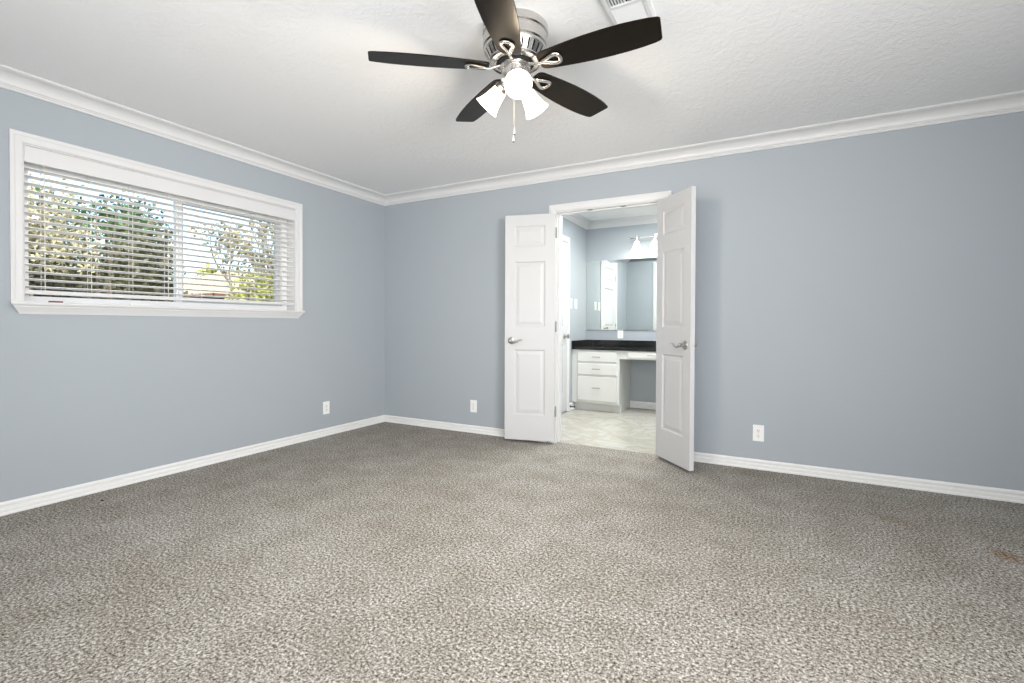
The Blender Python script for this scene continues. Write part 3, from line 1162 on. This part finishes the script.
def tree(name, loc, label, bark, leafm, n, size, seed, height, rad, depth=3, spread=.55, clump=.3, lean=(0, 0), trunk=.9):
    o = thing(name, loc, label, 'tree')
    rng = random.Random(seed)
    mb = MB()
    ends = []
    d0 = Vector((lean[0], lean[1], 1)).normalized()
    tp = d0 * height * .34
    mb.tube([(0, 0, 0), tp * .5, tp], [rad * 1.2, rad, rad * .85], 9)
    for k in range(4):
        nd = (d0 + Vector((rng.gauss(0, .45), rng.gauss(0, .45), .2))).normalized()
        branch_net(mb, tp * rng.uniform(.85, 1), nd, height * .27, rad * .55, depth - 1, rng, ends, spread)
    mb.build('trunk', bark, o, smooth=True)
    if n:
        foliage('leaves', leafm, [(e.x, e.y, e.z, clump, clump, clump * .8, 1) for e in ends], n, size, seed + 1, o)
    return o


tree('broadleaf_tree', (-12.6, 4.6, -.3), 'deep green tree outside rising above the dark hedge', BARK, LF_GREEN, 3600, .10, 21, 4.9, .09, clump=.6)
tree('bare_tree', (-11.0, 7.9, -.3), 'pale bare-branched tree outside just right of window mullion', PALEBARK, LF_OLIVE, 0, .08, 34, 5.2, .085, depth=4, spread=.5)
tree('olive_tree', (-7.4, 5.0, -.3), 'sparse olive-brown leafed tree outside behind right window pane', BARK, LF_OLIVE, 2300, .06, 45, 3.6, .06, clump=.28)
sh = thing('round_shrub', (-5.3, 3.62, -.3), 'yellow-green bushy shrub outside low behind right window pane', 'shrub')
rng = random.Random(9)
st = MB()
for k in range(8):
    st.tube([(0, 0, 0), (rng.uniform(-.25, .25), rng.uniform(-.3, .3), 1.0), (rng.uniform(-.4, .4), rng.uniform(-.4, .4), 1.75)], [.025, .018, .007], 6)
st.build('stems', BARK, sh)
foliage('leaves', LF_LIME, [(rng.uniform(-.3, .3), rng.uniform(-.3, .4), rng.uniform(1.0, 1.8), .28, .24, .26, 1) for _ in range(14)], 5200, .05, 14, sh)
tree('far_tree', (-33, 20.5, -.3), 'round green tree far off beyond the tan roofed house', BARK, LF_LIME, 5000, .3, 61, 5.6, .16, clump=.9)

hs = thing('neighbour_house', (-21.5, 13.4, -.3), 'low neighbouring house with tan hipped roof and red-brown fascia', 'house')
MB().box(-3.2, -1.9, 0, 1.9, 3.9, 2.35).build('house_wall', STUCCO, hs)
rf = MB()
ev = [(-3.7, -2.3, 2.50), (2.4, -2.3, 2.50), (2.4, 4.3, 2.50), (-3.7, 4.3, 2.50)]
ev2 = [(x, y, z + .08) for x, y, z in ev]
rf.loft([ev, ev2], True, False)
r0, r1 = (-.6, -.2, 3.75), (-.6, 2.2, 3.75)
rf.face(ev)
rf.face([ev2[0], ev2[1], r0])
rf.face([ev2[1], ev2[2], r1, r0])
rf.face([ev2[2], ev2[3], r1])
rf.face([ev2[3], ev2[0], r0, r1])
rf.build('house_roof', ROOF, hs)
fs = MB().box(2.36, -2.3, 2.42, 2.44, 4.3, 2.55)
fs.box(-3.7, -2.34, 2.42, 2.44, -2.26, 2.55)
fs.build('fascia', FASCIA, hs)
MB().box(1.88, -.8, 1.0, 1.93, .6, 2.1).build('house_window', DARK, hs)
